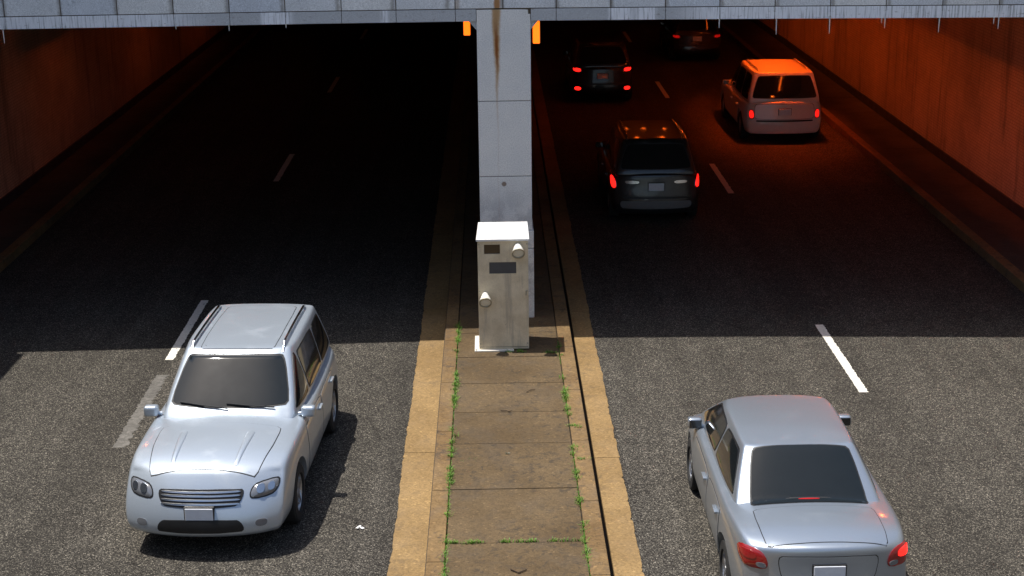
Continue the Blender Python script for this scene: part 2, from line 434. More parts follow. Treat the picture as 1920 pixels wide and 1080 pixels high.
# lane dashes
def dash(xc, y0, y1, mat, w=.13, jag=.010):
    bm = bmesh.new(); n = int((y1-y0)/.035); L = []; Rr = []
    for i in range(n+1):
        y = y0+(y1-y0)*i/n
        L.append(bm.verts.new((xc-w/2+random.uniform(-jag, jag)*.5, y, .004))); Rr.append(bm.verts.new((xc+w/2+random.uniform(-jag, jag), y, .004)))
    for i in range(n): bm.faces.new((L[i], Rr[i], Rr[i+1], L[i+1]))
    return tag(from_bm('lane_marking', bm, mat), kind='structure')
for k in range(-2, 6):
    dash(-4.97, 21.92+12.2*k, 24.97+12.2*k, M['mark']); dash(5.186, 20.06+12.2*k, 23.11+12.2*k, M['mark'])
dash(-4.94, 18.5, 21.25, M['markworn'], .17, .03)
# sky-side banks above the cutting
bm = bmesh.new()
box(bm, -120, -9.95, -80, 23.0, 4., 6.0); box(bm, -120, 120, 97, 260, 4., 6.6)
box(bm, 10.35, 120, -80, 23.0, 4., 6.0)
tag(from_bm('upper_ground', bm, M['earth']), kind='structure')

# ------------------------------------------------------------------ retaining walls and tunnel walls
def wall(name, label, x0, x1, y0, y1, z1, mat):
    t = thing(name, label, 'wall', ((x0+x1)/2, y0, 0)); cx = (x0+x1)/2
    bm = bmesh.new(); box(bm, x0-cx, x1-cx, 0, y1-y0, -.3, z1); from_bm('wall_face', bm, mat, t)
    return t, cx
for s, xi, lab in ((-1, 9.5, 'grey concrete retaining wall on the left of the open cutting'), (1, 9.9, 'grey concrete retaining wall on the right of the open cutting')):
    a, b_ = sorted((s*xi, s*(xi+.45)))
    t, cx = wall('retaining_wall', lab, a, b_, -14, 22.86 if s < 0 else 22.1, 7.0 if s < 0 else 6.9, M['concrete'])
    bm = bmesh.new(); box(bm, -.3, .3, 0, 36.8 if s < 0 else 36.05, 7.0, 7.15, .02); from_bm('coping', bm, M['concrete'], t)
for s, xw, lab in ((-1, 10.3, 'tiled tunnel wall at the left, dull brown-red under few lamps'), (1, 10.45, 'tiled tunnel wall at the right, glowing orange-red by the lamps')):
    a, b_ = sorted((s*xw, s*(xw+.5)))
    t, cx = wall('tunnel_wall', lab, a, b_, 23.4, 96, 4.98, M['tile'])
    bm = bmesh.new(); w = s*(xw)-cx; a, b_ = sorted((w, w-s*.03)); box(bm, a, b_, 0, 72.6, .165, .40, .006); from_bm('base_course', bm, M['basecourse'], t)
bm = bmesh.new(); box(bm, -.15, .55, 0, 72, .15, 4.98)
tag(from_bm('dividing_wall', bm, M['tile'], loc=(0, 24.0, 0)), 'long tiled wall parting the two tunnel bores behind the stone pier', 'wall')
bm = bmesh.new(); box(bm, -12, 12, 0, .5, -.3, 5.2)  # cap added so no sky light leaks into the tunnel
tag(from_bm('end_cap', bm, M['soffit'], loc=(0, 96.2, 0)), 'unseen dark cap added to close the far tunnel end against sky light', 'wall')

# ------------------------------------------------------------------ overpass
def fy(x):                                             # the bridge face bows slightly
    pts = [(-16, 22.71), (-7.4, 22.95), (-2.5, 23.12), (.2, 23.15), (3, 23.03), (8, 22.70), (16, 22.15)]
    for (a, ya), (b_, yb) in zip(pts, pts[1:]):
        if a <= x <= b_: return ya+(yb-ya)*(x-a)/(b_-a)
ov = thing('overpass', 'stone-faced overpass spanning both carriageways, pale granite panels above the dark tunnel mouths', 'bridge', (.2, 23.15, 0))
OX, OY = .2, 23.15
joints = [-15.54+.831*i for i in range(10)] + [-7.23, -6.40, -5.57, -4.74, -3.91, -3.08, -2.24, -1.42, -.53, .19, .99, 1.81, 2.63, 3.44, 4.26, 5.08, 5.90, 6.73, 7.56] + [7.56+.82*i for i in range(1, 10)]
def slab_piece(bm, x0, x1, z0, z1, out, thick, bev):
    """stone following the bowed face"""
    t = bmesh.new(); bmesh.ops.create_cube(t, size=1.)
    for v in t.verts:
        x = x0 if v.co.x < 0 else x1
        v.co = Vector((x-OX, fy(x)-OY-out+(0 if v.co.y < 0 else thick), z0 if v.co.z < 0 else z1))
    if bev: bmesh.ops.bevel(t, geom=t.edges[:], offset=bev, segments=2, affect='EDGES', profile=.6)
    me = bpy.data.meshes.new('t'); t.to_mesh(me); t.free(); bm.from_mesh(me); bpy.data.meshes.remove(me)
bm = bmesh.new()
for a, b_ in zip(joints, joints[1:]):
    for z0, z1 in ((5.085, 5.99), (6.0, 6.72)):
        slab_piece(bm, a+.007, b_-.007, z0+.006, z1-.004, random.uniform(-.002, .002), .12, .006)
from_bm('stone_facing', bm, M['fascia'], ov)
bm = bmesh.new()
for a, b_ in zip(joints, joints[1:]): slab_piece(bm, a, b_, 5.0, 6.7, -.016, 1.3, 0)
from_bm('joint_mortar', bm, M['joint'], ov)
bm = bmesh.new(); bm2 = bmesh.new()
for a, b_ in zip(joints, joints[1:]):
    if b_ <= -.2 or a >= .55: pieces = [(a, b_)]
    elif a < -.21 < b_: pieces = [(a, -.215)]
    elif a < .605 < b_: pieces = [(.605, b_)]
    else: pieces = []
    for p, q in pieces:
        if q-p > .03: slab_piece(bm if p < 0 else bm2, p+.004, q-.004, 4.90, 5.078, .004, .40, .005)
from_bm('edge_trim', bm, M['trim'], ov); from_bm('edge_trim', bm2, M['trim'], ov)
bm = bmesh.new()
for a, b_ in zip(joints[::3], joints[3::3]): slab_piece(bm, a+.004, b_-.004, 6.73, 6.9, .05, .5, .015)
from_bm('coping', bm, M['concrete'], ov)
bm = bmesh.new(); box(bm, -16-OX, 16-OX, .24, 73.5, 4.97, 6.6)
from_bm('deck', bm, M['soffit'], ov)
bm = bmesh.new()                                       # central pier, four courses and a plinth
for z0, z1 in ((1.63, 2.50), (2.50, 3.68), (3.68, 5.075)): box(bm, -.412, .402, 0, .85, z0+.005, z1-.005, .008, 2)
for z0, z1, e in ((.19, 1.34, .0), (1.34, 1.63, .0)): box(bm, -.405-e, .425+e, -.03, .88, z0+.004, z1-.004, .012, 2)
from_bm('pier', bm, M['pier'], ov)
bm = bmesh.new(); box(bm, -.402, .392, .012, .84, .15, 5.07); from_bm('pier_core', bm, M['joint'], ov)
for s, x in ((-1, -.412), (1, .402)):                  # little haunches where the pier meets the trim
    bm = bmesh.new(); vs = []
    for y in (.03, .35):
        vs.append([bm.verts.new((x, y, 4.76)), bm.verts.new((x+s*.12, y, 4.9)), bm.verts.new((x, y, 4.9))])
    bm.faces.new(vs[0]); bm.faces.new(vs[1][::-1])
    for i in range(3): bm.faces.new((vs[0][i], vs[0][(i+1) % 3], vs[1][(i+1) % 3], vs[1][i]))
    from_bm('haunch', bm, M['trim'], ov)
for x, z in ((-7.28, 4.68), (-4.72, 4.85), (-3.93, 4.81), (-3.08, 4.84), (3.44, 4.76), (4.29, 4.65), (5.08, 4.66), (5.9, 4.74), (5.85, 4.82), (6.70, 4.67), (7.57, 4.72), (7.5, 4.8)):
    bm = bmesh.new(); y = fy(x)-OY+.02
    zz = 4.9-(4.9-z)*.95; cyl(bm, (x-OX, y, 4.905), (x-OX+random.uniform(-.004, .004), y, zz), .010, .0045, 7)
    from_bm('lime_drip', bm, M['lime'], ov, True)

# ------------------------------------------------------------------ tunnel lamps
def lamp(x, y, z, w, h, lab, mat, group=None):
    t = thing('tunnel_lamp', lab, 'lamp', (x, y, z), 0, group)
    bm = bmesh.new(); box(bm, -w/2, w/2, 0, .10, -h/2, h/2, .012, 2); from_bm('lens', bm, mat, t)
    bm = bmesh.new(); box(bm, -w/2-.012, w/2+.012, .102, .16, -h/2-.015, h/2+.03, .008); box(bm, -.02, .02, .11, .15, h/2+.02, 4.96-z); from_bm('housing', bm, M['housing'], t)
lamp(-.368, 23.64, 4.76, .10, .27, 'short glowing orange lamp left of the pier top', M['amber'])
lamp(.705, 23.64, 4.655, .105, .34, 'tall glowing orange lamp right of the pier top', M['amber'])
def ceiling_lamp(x, y, mat, side, lab, grp):
    """unseen ceiling lamp: trough shaped to light only the wall; side 0: deep box confining the light"""
    t = thing('ceiling_lamp', lab, 'lamp', (x, y, 4.96), 0, grp)
    bm = bmesh.new(); bl = bmesh.new()
    if side:
        q = side
        a, b_ = sorted((-q*.12, -q*.10)); box(bm, a, b_, -1.0, 1.0, -.26, .02)
        a, b_ = sorted((-q*.10, q*.098)); box(bm, a, b_, -1.0, 1.0, -.26, -.24)
        a, b_ = sorted((q*.18, q*.20)); box(bm, a, b_, -1.0, 1.0, -.30, .02)  # front baffle added to keep the upper wall dark
        box(bl, -.04, .04, -.9, .9, -.12, -.02)
    else:
        for q in (-1, 1): a, b_ = sorted((q*.13, q*.15)); box(bm, a, b_, -.34, .34, -.55, .03); box(bm, -.15, .15, *sorted((q*.32, q*.34)), -.55, .03)
        box(bl, -.10, .10, -.3, .3, -.10, -.03)
    from_bm('housing', bm, M['housing'], t); from_bm('lens', bl, mat, t)
for i in range(7):
    ceiling_lamp(8.3, 26.2+4.6*i, M['sodium'], 1, 'unseen orange ceiling lamp shielded to light only the right tunnel wall', 'shielded lamps on the right')
    if i % 2 == 0: ceiling_lamp(-8.2, 26.5+4.6*i, M['sodium_lo'], -1, 'unseen dim orange ceiling lamp shielded to light only the left tunnel wall', 'shielded lamps on the left')
for y in (38.2, 40.8): ceiling_lamp(7.3, y, M['suv_light'], 0, 'unseen boxed orange lamp added on the ceiling to light the white SUV', 'added boxed lamps over the right lane')  # lamps added over the white SUV to turn its roof orange
for x in (3.1, 3.9, 4.7, 5.5):  # unseen lamps put in only for orange glints on the wagon roof
    for y in (41., 47.):
        t = thing('glint_lamp', 'tiny orange marker lamp added on the tunnel ceiling to make glints on the wagon roof', 'lamp', (x, y, 4.965), 0, 'marker lamps over the inner lane')
        bm = bmesh.new(); box(bm, -.05, .05, -.3, .3, -.05, -.012); from_bm('lens', bm, M['glint'], t)
        bm = bmesh.new(); box(bm, -.07, .07, -.32, .32, -.01, .01); from_bm('housing', bm, M['housing'], t)

# ------------------------------------------------------------------ roadside cabinet on the median
cb = thing('signal_cabinet', 'tall weathered steel cabinet with white sloping lid on the median before the pier', 'cabinet', (.13, 21.88, G))
def C(x): return x-.13
def Cy(y): return y-21.88
bm = bmesh.new(); box(bm, C(-.245), C(.50), Cy(21.57), Cy(22.2), .012, 1.70, .006, 2)
body = from_bm('cabinet_body', bm, M['cab'], cb)
for z in (.10, .92, 1.64):
    for x in (-.225, .48):
        bb = bmesh.new(); lathe(bb, [(.011, 0), (.010, .005), (.004, .008), (0, .008)], (C(x), Cy(21.57), z), (0, -1, 0), 10); from_bm('bolt', bb, M['ring'], cb, True)
bb = bmesh.new(); box(bb, C(-.232), C(.487), Cy(21.566), Cy(21.572), .045, .050); from_bm('door_seam', bb, M['joint'], cb)
bb = bmesh.new(); box(bb, C(.455), C(.475), Cy(21.55), Cy(21.572), .85, .93, .004); from_bm('lock', bb, M['ring'], cb)
# real openings for the two windows
cut = bmesh.new(); box(cut, C(-.150), C(.085), Cy(21.5), Cy(21.60), 1.49, 1.635); box(cut, C(-.078), C(.322), Cy(21.5), Cy(21.585), 1.19, 1.365)
co = from_bm('cutter', cut, None)
md = body.modifiers.new('b', 'BOOLEAN'); md.object = co; md.operation = 'DIFFERENCE'; md.solver = 'EXACT'
co.location = cb.location
bpy.context.view_layer.update(); dg = bpy.context.evaluated_depsgraph_get()
me = bpy.data.meshes.new_from_object(body.evaluated_get(dg)); body.modifiers.clear(); body.data = me
bpy.data.objects.remove(co)
bm = bmesh.new(); box(bm, C(-.148), C(.083), Cy(21.593), Cy(21.599), 1.492, 1.633); from_bm('window', bm, M['cabwin'], cb)
bm = bmesh.new(); box(bm, C(-.076), C(.320), Cy(21.576), Cy(21.584), 1.192, 1.363); from_bm('window', bm, M['cabwin2'], cb)
bm = bmesh.new()
vs = [(-.265, 21.53, 1.715), (.515, 21.53, 1.715), (.505, 22.23, 1.80), (-.235, 22.23, 1.80)]
lo = [bm.verts.new((C(x), Cy(y), z-.02)) for x, y, z in vs]; hi = [bm.verts.new((C(x), Cy(y), z+.008)) for x, y, z in vs]
bm.faces.new(lo[::-1]); bm.faces.new(hi)
for i in range(4): bm.faces.new((lo[i], lo[(i+1) % 4], hi[(i+1) % 4], hi[i]))
from_bm('lid', bm, M['lid'], cb)
bm = bmesh.new(); box(bm, C(-.315), C(.27), Cy(21.50), Cy(22.22), -.006, .012, .003); 
for x in (-.29, .24): cyl(bm, (C(x), Cy(21.53), .01), (C(x), Cy(21.53), .03), .012, .012, 6)
from_bm('base_plate', bm, M['steelplate'], cb)
bm = bmesh.new(); box(bm, C(.498), C(.506), Cy(21.75), Cy(21.78), .35, .45); from_bm('hinge', bm, M['ring'], cb)
bm = bmesh.new(); box(bm, C(.498), C(.506), Cy(21.75), Cy(21.78), 1.25, 1.35); from_bm('hinge', bm, M['ring'], cb)
for x, z in ((.345, 1.56), (-.145, .815)):
    d = Vector((.04 if x > 0 else .02, -.90, -.45)).normalized(); p = Vector((C(x), Cy(21.57)-.015, z+.055))
    fl = thing('floodlight', None, None); del fl
    bm = bmesh.new(); lathe(bm, [(0, -.03), (.035, -.03), (.045, 0), (.062, .05), (.092, .155), (.094, .17), (.086, .17), (.080, .15), (0, .149)], p, d)
    h = from_bm('floodlight', bm, M['hood'], cb, True)
    bm = bmesh.new(); lathe(bm, [(.0955, .160), (.0965, .178), (.080, .180), (.078, .165)], p, d); from_bm('rim', bm, M['ring'], h, True)
    bm = bmesh.new(); lathe(bm, [(.079, .163), (.05, .168), (0, .171)], p, d); from_bm('lens', bm, M['lampglass'], h, True)
    bm = bmesh.new(); box(bm, p.x-.012, p.x+.012, Cy(21.55), Cy(21.572), z-.10, z+.03); box(bm, p.x-.012, p.x+.012, Cy(21.47), Cy(21.56), z-.105, z-.09); from_bm('bracket', bm, M['hood'], h)
for o in [o for o in COL.objects if o.type == 'EMPTY' and o.name.startswith('floodlight')]: bpy.data.objects.remove(o)

# ------------------------------------------------------------------ weeds, twigs, litter
def blades(bm, x, y, z, n, h, spread):
    for _ in range(n):
        a = random.uniform(0, 6.283); l = random.uniform(.45, 1.)*h; w = random.uniform(.0022, .0045)
        bx, by = x+random.gauss(0, spread[0]), y+random.gauss(0, spread[1])
        lean = random.uniform(.2, 1.1); dx, dy = math.cos(a), math.sin(a); px, py = -dy*w, dx*w
        p0 = (bx-px, by-py, z); p1 = (bx+px, by+py, z)
        m0 = (bx+dx*lean*l*.4-px*.8, by+dy*lean*l*.4-py*.8, z+l*.6); m1 = (bx+dx*lean*l*.4+px*.8, by+dy*lean*l*.4+py*.8, z+l*.6)
        tt = (bx+dx*lean*l, by+dy*lean*l, z+l*random.uniform(.6, .95))
        v = [bm.verts.new(q) for q in (p0, p1, m1, m0, tt)]
        bm.faces.new((v[0], v[1], v[2], v[3])); bm.faces.new((v[3], v[2], v[4]))
gm, nt, b = new_mat('weed_green'); N = NT(nt)
g = N.noise(N.pos(), 18, 3); N.link(N.mix(N.smooth(g, .3, .7), (.05, .16, .012), (.17, .32, .03)), b.inputs['Base Color'])
b.inputs['Roughness'].default_value = .6; b.inputs['Transmission Weight'].default_value = 0.
b.inputs['Subsurface Weight'].default_value = .0
def weeds(name_xs, gaps, seed, dens):
    random.seed(seed); bm = bmesh.new(); y = 12.
    while y < 22.9:
        d = dens(y)
        if d > 0:
            blades(bm, name_xs, y, G-.03, int(14*d)+2, .035+.045*random.random()*d, (.009+.008*d, .022))
            if random.random() < .16*d: blades(bm, name_xs+random.gauss(0, .012), y, G-.02, 22, .085, (.02, .03))
        y += .035
    return bm
def dl(y):
    v = .75+.5*math.sin(y*2.3)+.3*math.sin(y*7.1+1)
    if 17.2 < y < 17.5: v *= .3
    if 18.6 < y < 19.2: v *= .5
    return max(.12, v)
def dr_(y):
    v = .25+.6*math.sin(y*2.9+2)+.35*math.sin(y*9.)
    if 19.3 < y < 20.6: v += .45
    if 16.0 < y < 16.6: v += .6
    if y < 15.4: v += .35
    if y > 21.3: v *= .5
    return v if v > .1 else 0
tag(from_bm('grass', weeds(-.578, 0, 3, dl), gm), kind='stuff')
tag(from_bm('grass', weeds(.948, 0, 4, dr_), gm), kind='stuff')
random.seed(9); bm = bmesh.new()
for xx, yy, n in ((-.50, 15.16, 60), (-.30, 15.16, 50), (-.22, 15.16, 40), (-.33, 15.14, 30), (.08, 15.17, 60), (.22, 15.16, 26), (.33, 15.16, 40), (.38, 15.17, 20), (.60, 15.17, 30), (.72, 15.16, 20), (.84, 15.17, 18),
                  (.20, 21.47, 26), (.36, 21.49, 40), (.40, 21.46, 20), (.78, 21.42, 40), (.86, 21.40, 30), (1.0, 18.5, 40), (1.03, 17.4, 40), (.99, 17.8, 22), (1.05, 18.45, 20)):
    blades(bm, xx, yy, G-.012, n, .06, (.034, .01))
for i in range(16): blades(bm, random.uniform(-.5, -.25), random.gauss(17.5, .05), G-.01, 2, .012, (.004, .004))
tag(from_bm('grass', bm, gm), kind='stuff')
M['twig'] = plain('dry_twig', (.045, .028, .016), .9); M['leafm'] = plain('dry_leaf', (.03, .04, .02), .8)
def twig(pts, lab, r=.006):
    p0 = Vector((*pts[0], G)); bm = bmesh.new()
    P = [Vector((x, y, G+.008)) - p0 for x, y in pts]
    for a, b_ in zip(P, P[1:]): cyl(bm, a, b_, r, r*.7, 6)
    tag(from_bm('twig', bm, M['twig'], loc=p0), lab, 'twig')
twig([(.42, 19.75), (.47, 19.83), (.54, 19.84)], 'bent dry twig on the median slab nearest the cabinet side')
twig([(.05, 19.08), (.12, 19.07), (.16, 19.03), (.20, 19.06)], 'thin crooked twig lying along a median paving joint')
twig([(.12, 14.50), (.20, 14.42), (.29, 14.49)], 'curved dark twig at the bottom edge of the picture', .008)
bm = bmesh.new()
for i in range(7):
    x, y, a = random.gauss(0, .05), random.gauss(0, .012), random.uniform(0, 3)
    v = [bm.verts.new((x+r*math.cos(a+k), y+r*math.sin(a+k)*.6, .004+.006*random.random())) for k, r in ((0, .02), (1.6, .009), (3.1, .02), (4.7, .008))]
    bm.faces.new(v)
tag(from_bm('glass_shards', bm, plain('green_glass', (.02, .07, .045), .1, 0, 1.), loc=(.13, 17.62, G)), 'few broken dark green glass bits on a median slab', 'glass bits')
bm = bmesh.new()
for q in ((0, 0), (.05, .01), (.02, .05)):
    v = [bm.verts.new((q[0]+.03*math.cos(a)*random.uniform(.5, 1.2), q[1]+.02*math.sin(a), .01+random.random()*.015)) for a in (0, 1.2, 2.5, 3.6, 5)]
    bm.faces.new(v)
def solid(o, t=.002):
    md = o.modifiers.new('s', 'SOLIDIFY'); md.thickness = t
solid(tag(from_bm('paper_scrap', bm, plain('white_paper', (.8, .8, .8), .7), loc=(-1.62, 15.95, 0)), 'small white crumpled paper scrap on the asphalt left of the median', 'litter'))

# ------------------------------------------------------------------ vehicles
def lattice(nx, ny, nz, fn):
    """closed outer surface of an nx*ny*nz lattice"""
    bm = bmesh.new(); V = {}
    def g(i, j, k):
        if (i, j, k) not in V: V[i, j, k] = bm.verts.new(fn(i, j, k))
        return V[i, j, k]
    for i in range(nx-1):
        for j in range(ny-1):
            for k in (0, nz-1): bm.faces.new((g(i, j, k), g(i+1, j, k), g(i+1, j+1, k), g(i, j+1, k)))
        for k in range(nz-1):
            for j in (0, ny-1): bm.faces.new((g(i, j, k), g(i+1, j, k), g(i+1, j, k+1), g(i, j, k+1)))
    for j in range(ny-1):
        for k in range(nz-1):
            for i in (0, nx-1): bm.faces.new((g(i, j, k), g(i, j+1, k), g(i, j+1, k+1), g(i, j, k+1)))
    bmesh.ops.recalc_face_normals(bm, faces=bm.faces[:])
    return bm
def evaluate(o):
    bpy.context.view_layer.update(); dg = bpy.context.evaluated_depsgraph_get()
    return bpy.data.meshes.new_from_object(o.evaluated_get(dg))
def lerp(a, b_, t): return a+(b_-a)*t
def interp(tab, y):
    if y <= tab[0][0]: return tab[0][1:]
    for p, q in zip(tab, tab[1:]):
        if p[0] <= y <= q[0]:
            t = (y-p[0])/(q[0]-p[0]); t = t
            return tuple(lerp(a, b_, t) for a, b_ in zip(p[1:], q[1:]))
    return tab[-1][1:]

class Car:
    def __init__(s, name, label, cat, loc, rz, L, hw, tab, gh, paint, wheels, wr=.34, zb=.24, front=(.10, .0, .03, .14, .26), rear=(.05, .0, .02, .07, .12), corner=.20, group=None):
        s.t = thing(name, label, cat, loc, rz, group); s.L = L; s.hw = hw; s.tab = tab; s.gh = gh; s.pm = paint; s.wr = wr; s.wheels = wheels
        ys = [0, .09, .32]+[.32+(L-.64)*i/9 for i in range(1, 9)]+[L-.32, L-.09, L]
        fx = [-1, -.93, -.72, -.3, .3, .72, .93, 1]; kz = [0, .10, .38, .70, .93, 1.]
        side = [.90, .965, 1., .995, .965, .93]
        fr = list(front)+[front[-1]+.04]; re = list(rear)+[rear[-1]+.02]
        def fn(i, j, k):
            y = ys[j]; w, zt, ze = interp(tab, y); w *= hw; a = abs(fx[i])
            z = zb + (ze-zb)*kz[k]
            if k == 5: z = lerp(zt, ze, a**2.2)
            elif j in (0, len(ys)-1): z = zb+(lerp(zt, ze, a**2.2)-zb)*kz[k]
            x = fx[i]*w*side[k]
            e = 0 if j == 0 else (1 if j == len(ys)-1 else None)
            prox = max(0, 1-min(y, L-y)/.8)**1.4
            if y < L/2: y += (re[k]*prox + corner*a**3*prox)
            else: y -= (fr[k]*prox + corner*1.15*a**3*prox)
            return (x, y, z)
        bm = lattice(len(fx), len(ys), 6, fn)
        o = from_bm('tmp', bm, None); m_ = o.modifiers.new('s', 'SUBSURF'); m_.levels = m_.render_levels = 3
        cbm = bmesh.new()
        for wy in wheels:
            for sx in (-1, 1): cyl(cbm, (sx*(hw-.27), wy, wr), (sx*(hw+.3), wy, wr), wr+.065, wr+.065, 48)
        co = from_bm('tmpc', cbm, None); md = o.modifiers.new('b', 'BOOLEAN'); md.object = co; md.operation = 'DIFFERENCE'; md.solver = 'EXACT'
        low = evaluate(o); bpy.data.objects.remove(o); bpy.data.objects.remove(co)
        # greenhouse
        yr0, yr1, yf1, yf0, zbase, zr, wb, wt, crown = gh
        us = [0, .04, .22, .5, .78, .96, 1]; ss = [-1, -.9, -.55, .55, .9, 1]; ls = [0, .5, .90, 1.]
        def fg(i, j, k):
            u, q, l = us[j], ss[i], ls[k]
            y = lerp(lerp(yr0, yf0, u), lerp(yr1, yf1, u), l); wdt = lerp(wb, wt, l**1.15)
            z = lerp(zbase, zr, l)
            if k == 3: z += crown*(1-q*q)*(1-.8*(2*u-1)**2) - .012*(2*u-1)**2
            y -= (.15 if u > .5 else -.10)*abs(q)**2.5*(abs(2*u-1)**3)
            wdt *= (1-.10*max(0, (u-.75)*4)**2*.8 - .05*max(0, (.22-u)*4.5)**2)
            return (q*wdt, y, z)
        bm = lattice(len(ss), len(us), 4, fg)
        o = from_bm('tmp', bm, None); m_ = o.modifiers.new('s', 'SUBSURF'); m_.levels = m_.render_levels = 4
        hi = evaluate(o); bpy.data.objects.remove(o)
        bm = bmesh.new(); bm.from_mesh(low); bm.from_mesh(hi)
        s.bvh = BVHTree.FromBMesh(bm)
        me = bpy.data.meshes.new('body'); bm.to_mesh(me); bm.free(); me.materials.clear()
        s.body = link('body', me, paint, s.t, True)
        for wy in wheels:
            for sx in (-1, 1): s.wheel(sx, wy)
    def wheel(s, sx, wy):
        r = s.wr; x0 = sx*(s.hw-.245); x1 = sx*(s.hw-.03); c = Vector((0, wy, r)); d = (sx, 0, 0)
        w = bpy.data.objects.new('wheel', None); COL.objects.link(w); w.parent = s.t; w.location = (x0, wy, r)
        bm = bmesh.new(); wd = abs(x1-x0)
        lathe(bm, [(r*.62, 0), (r*.9, 0), (r*.985, .02), (r, .05), (r, wd-.05), (r*.985, wd-.02), (r*.92, wd), (r*.66, wd+.004), (r*.64, wd-.02)], (0, 0, 0), d, 40)
        from_bm('tyre', bm, M['rubber'], w, True)
        bm = bmesh.new(); lathe(bm, [(r*.65, wd-.015), (r*.62, wd-.03), (r*.58, wd-.06), (r*.2, wd-.07), (0, wd-.07)], (0, 0, 0), d, 40)
        for k in range(5):
            a = k*2*math.pi/5+.3; u = Vector((0, math.cos(a), math.sin(a))); v = Vector((0, -math.sin(a), math.cos(a)))
            X = Vector(d); q = []
            for (rr, hwid) in ((.05, .035), (r*.61, .022)):
                for sg in (-1, 1):
                    for dx in (wd-.065, wd-.022): q.append(bm.verts.new(u*rr+v*hwid*sg+X*dx))
            for f_ in ((1, 3, 7, 5), (0, 1, 5, 4), (2, 6, 7, 3), (0, 2, 3, 1), (4, 5, 7, 6)): bm.faces.new([q[i] for i in f_])
        cyl(bm, (sx*(wd-.07), 0, 0), (sx*(wd-.015), 0, 0), .05, .045, 16)
        from_bm('rim', bm, M['rim'], w)
    def hit(s, axis, a, b_):
        if axis == 'right': o, d = Vector((3, a, b_)), Vector((-1, 0, 0))
        elif axis == 'left': o, d = Vector((-3, a, b_)), Vector((1, 0, 0))
        elif axis == 'rear': o, d = Vector((a, -3, b_)), Vector((0, 1, 0))
        elif axis == 'front': o, d = Vector((a, s.L+3, b_)), Vector((0, -1, 0))
        else: o, d = Vector((a, b_, 4)), Vector((0, 0, -1))
        p, n, i, dist = s.bvh.ray_cast(o, d)
        if p is None: return None
        if n.dot(d) > 0: n = -n
        return p, n, d
    def patch(s, name, axis, poly, mat, off=.004, parent=None, rings=9, rnd=2, skirt=.02, bulge=0.):
        pts = [Vector(p) for p in poly]
        for _ in range(rnd):
            q = []
            for i, p in enumerate(pts):
                nx = pts[(i+1) % len(pts)]; e = min(.25, .05/max(.001, (nx-p).length)) if _ == 0 else .25
                q += [p.lerp(nx, e), p.lerp(nx, 1-e)]
            pts = q
        # resample evenly
        tot = sum((pts[(i+1) % len(pts)]-p).length for i, p in enumerate(pts)); n = 72; out = []; i = 0; acc = 0; seg = (pts[1]-pts[0]).length
        for k in range(n):
            t = tot*k/n
            while acc+seg < t and i < len(pts)-1: acc += seg; i += 1; seg = (pts[(i+1) % len(pts)]-pts[i]).length
            out.append(pts[i].lerp(pts[(i+1) % len(pts)], min(1, (t-acc)/max(seg, 1e-6))))
        c = sum(out, Vector((0, 0)))/n
        bm = bmesh.new(); hc = s.hit(axis, c.x, c.y); last = hc
        if hc is None: bm.free(); return None
        cv = bm.verts.new(hc[0]+hc[1]*(off+bulge)); prev = None; d = hc[2]
        for r in range(1, rings+1):
            f_ = r/rings; ring = []
            for p in out:
                q = c.lerp(p, f_); h = s.hit(axis, q.x, q.y)
                if h is None or abs((h[0]-last[0]).dot(d)) > .22: h = (last[0], last[1], d)
                last = h
                ring.append(bm.verts.new(h[0]+h[1]*(off+bulge*(1-f_**3))))
            for i in range(n):
                j = (i+1) % n
                if prev is None: bm.faces.new((cv, ring[i], ring[j]))
                else: bm.faces.new((prev[i], prev[j], ring[j], ring[i]))
            prev = ring
        sk = [bm.verts.new(v.co+d*skirt) for v in prev]
        for i in range(n): j = (i+1) % n; bm.faces.new((prev[i], prev[j], sk[j], sk[i]))
        return from_bm(name, bm, mat, parent or s.t, True)
    def grow(s, poly, g):
        c = sum((Vector(p) for p in poly), Vector((0, 0)))/len(poly)
        out = []
        for i, p in enumerate(poly):
            p = Vector(p); a = (p-Vector(poly[i-1])).normalized(); b_ = (Vector(poly[(i+1) % len(poly)])-p).normalized()
            na, nb = Vector((a.y, -a.x)), Vector((b_.y, -b_.x)); nn = (na+nb).normalized()
            if nn.dot(p-c) < 0: nn = -nn
            out.append(p+nn*g*1.2)
        return [tuple(o) for o in out]
    def window(s, name, axis, poly, mat=None, g=.018):
        w = s.patch(name, axis, poly, mat or M['glass'], .006)
        s.patch('seal', axis, s.grow(poly, g), M['black'], .003, parent=w, skirt=.015)
        return w
    def panel(s, name, axis, poly, off=.005):
        p = s.patch(name, axis, poly, s.pm, off, skirt=.012, rings=12)
        if p: s.patch('gap', axis, s.grow(poly, .009), M['black'], .0022, parent=p, skirt=.01, rings=12)
        return p
    def cabin(s, cuts, handles=True, zlo=.07, zhi=.12):
        """side windows, doors and screens from the greenhouse numbers; cuts: pillar positions, front to rear"""
        yr0, yr1, yf1, yf0, zbase, zr, wb, wt, crown = s.gh
        zb = zbase+.055+zlo; zt = zr-zhi
        def A(z): return lerp(yf0, yf1, (z-zbase)/(zr-zbase))-.24
        def Cc(z): return lerp(yr0, yr1, (z-zbase)/(zr-zbase))+.24
        for ax in ('right', 'left'):
            edges = [None]+cuts+[None]
            for k in range(len(edges)-1):
                f_, r_ = edges[k], edges[k+1]
                tf = A(zt) if f_ is None else f_-.035; bf = A(zb)+.02 if f_ is None else f_-.035
                tr = Cc(zt) if r_ is None else r_+.035; br = Cc(zb) if r_ is None else r_+.035
                s.window('side_window', ax, [(br, zb), (bf, zb), (tf, zt), (tr, zt)])
        return zb, zt
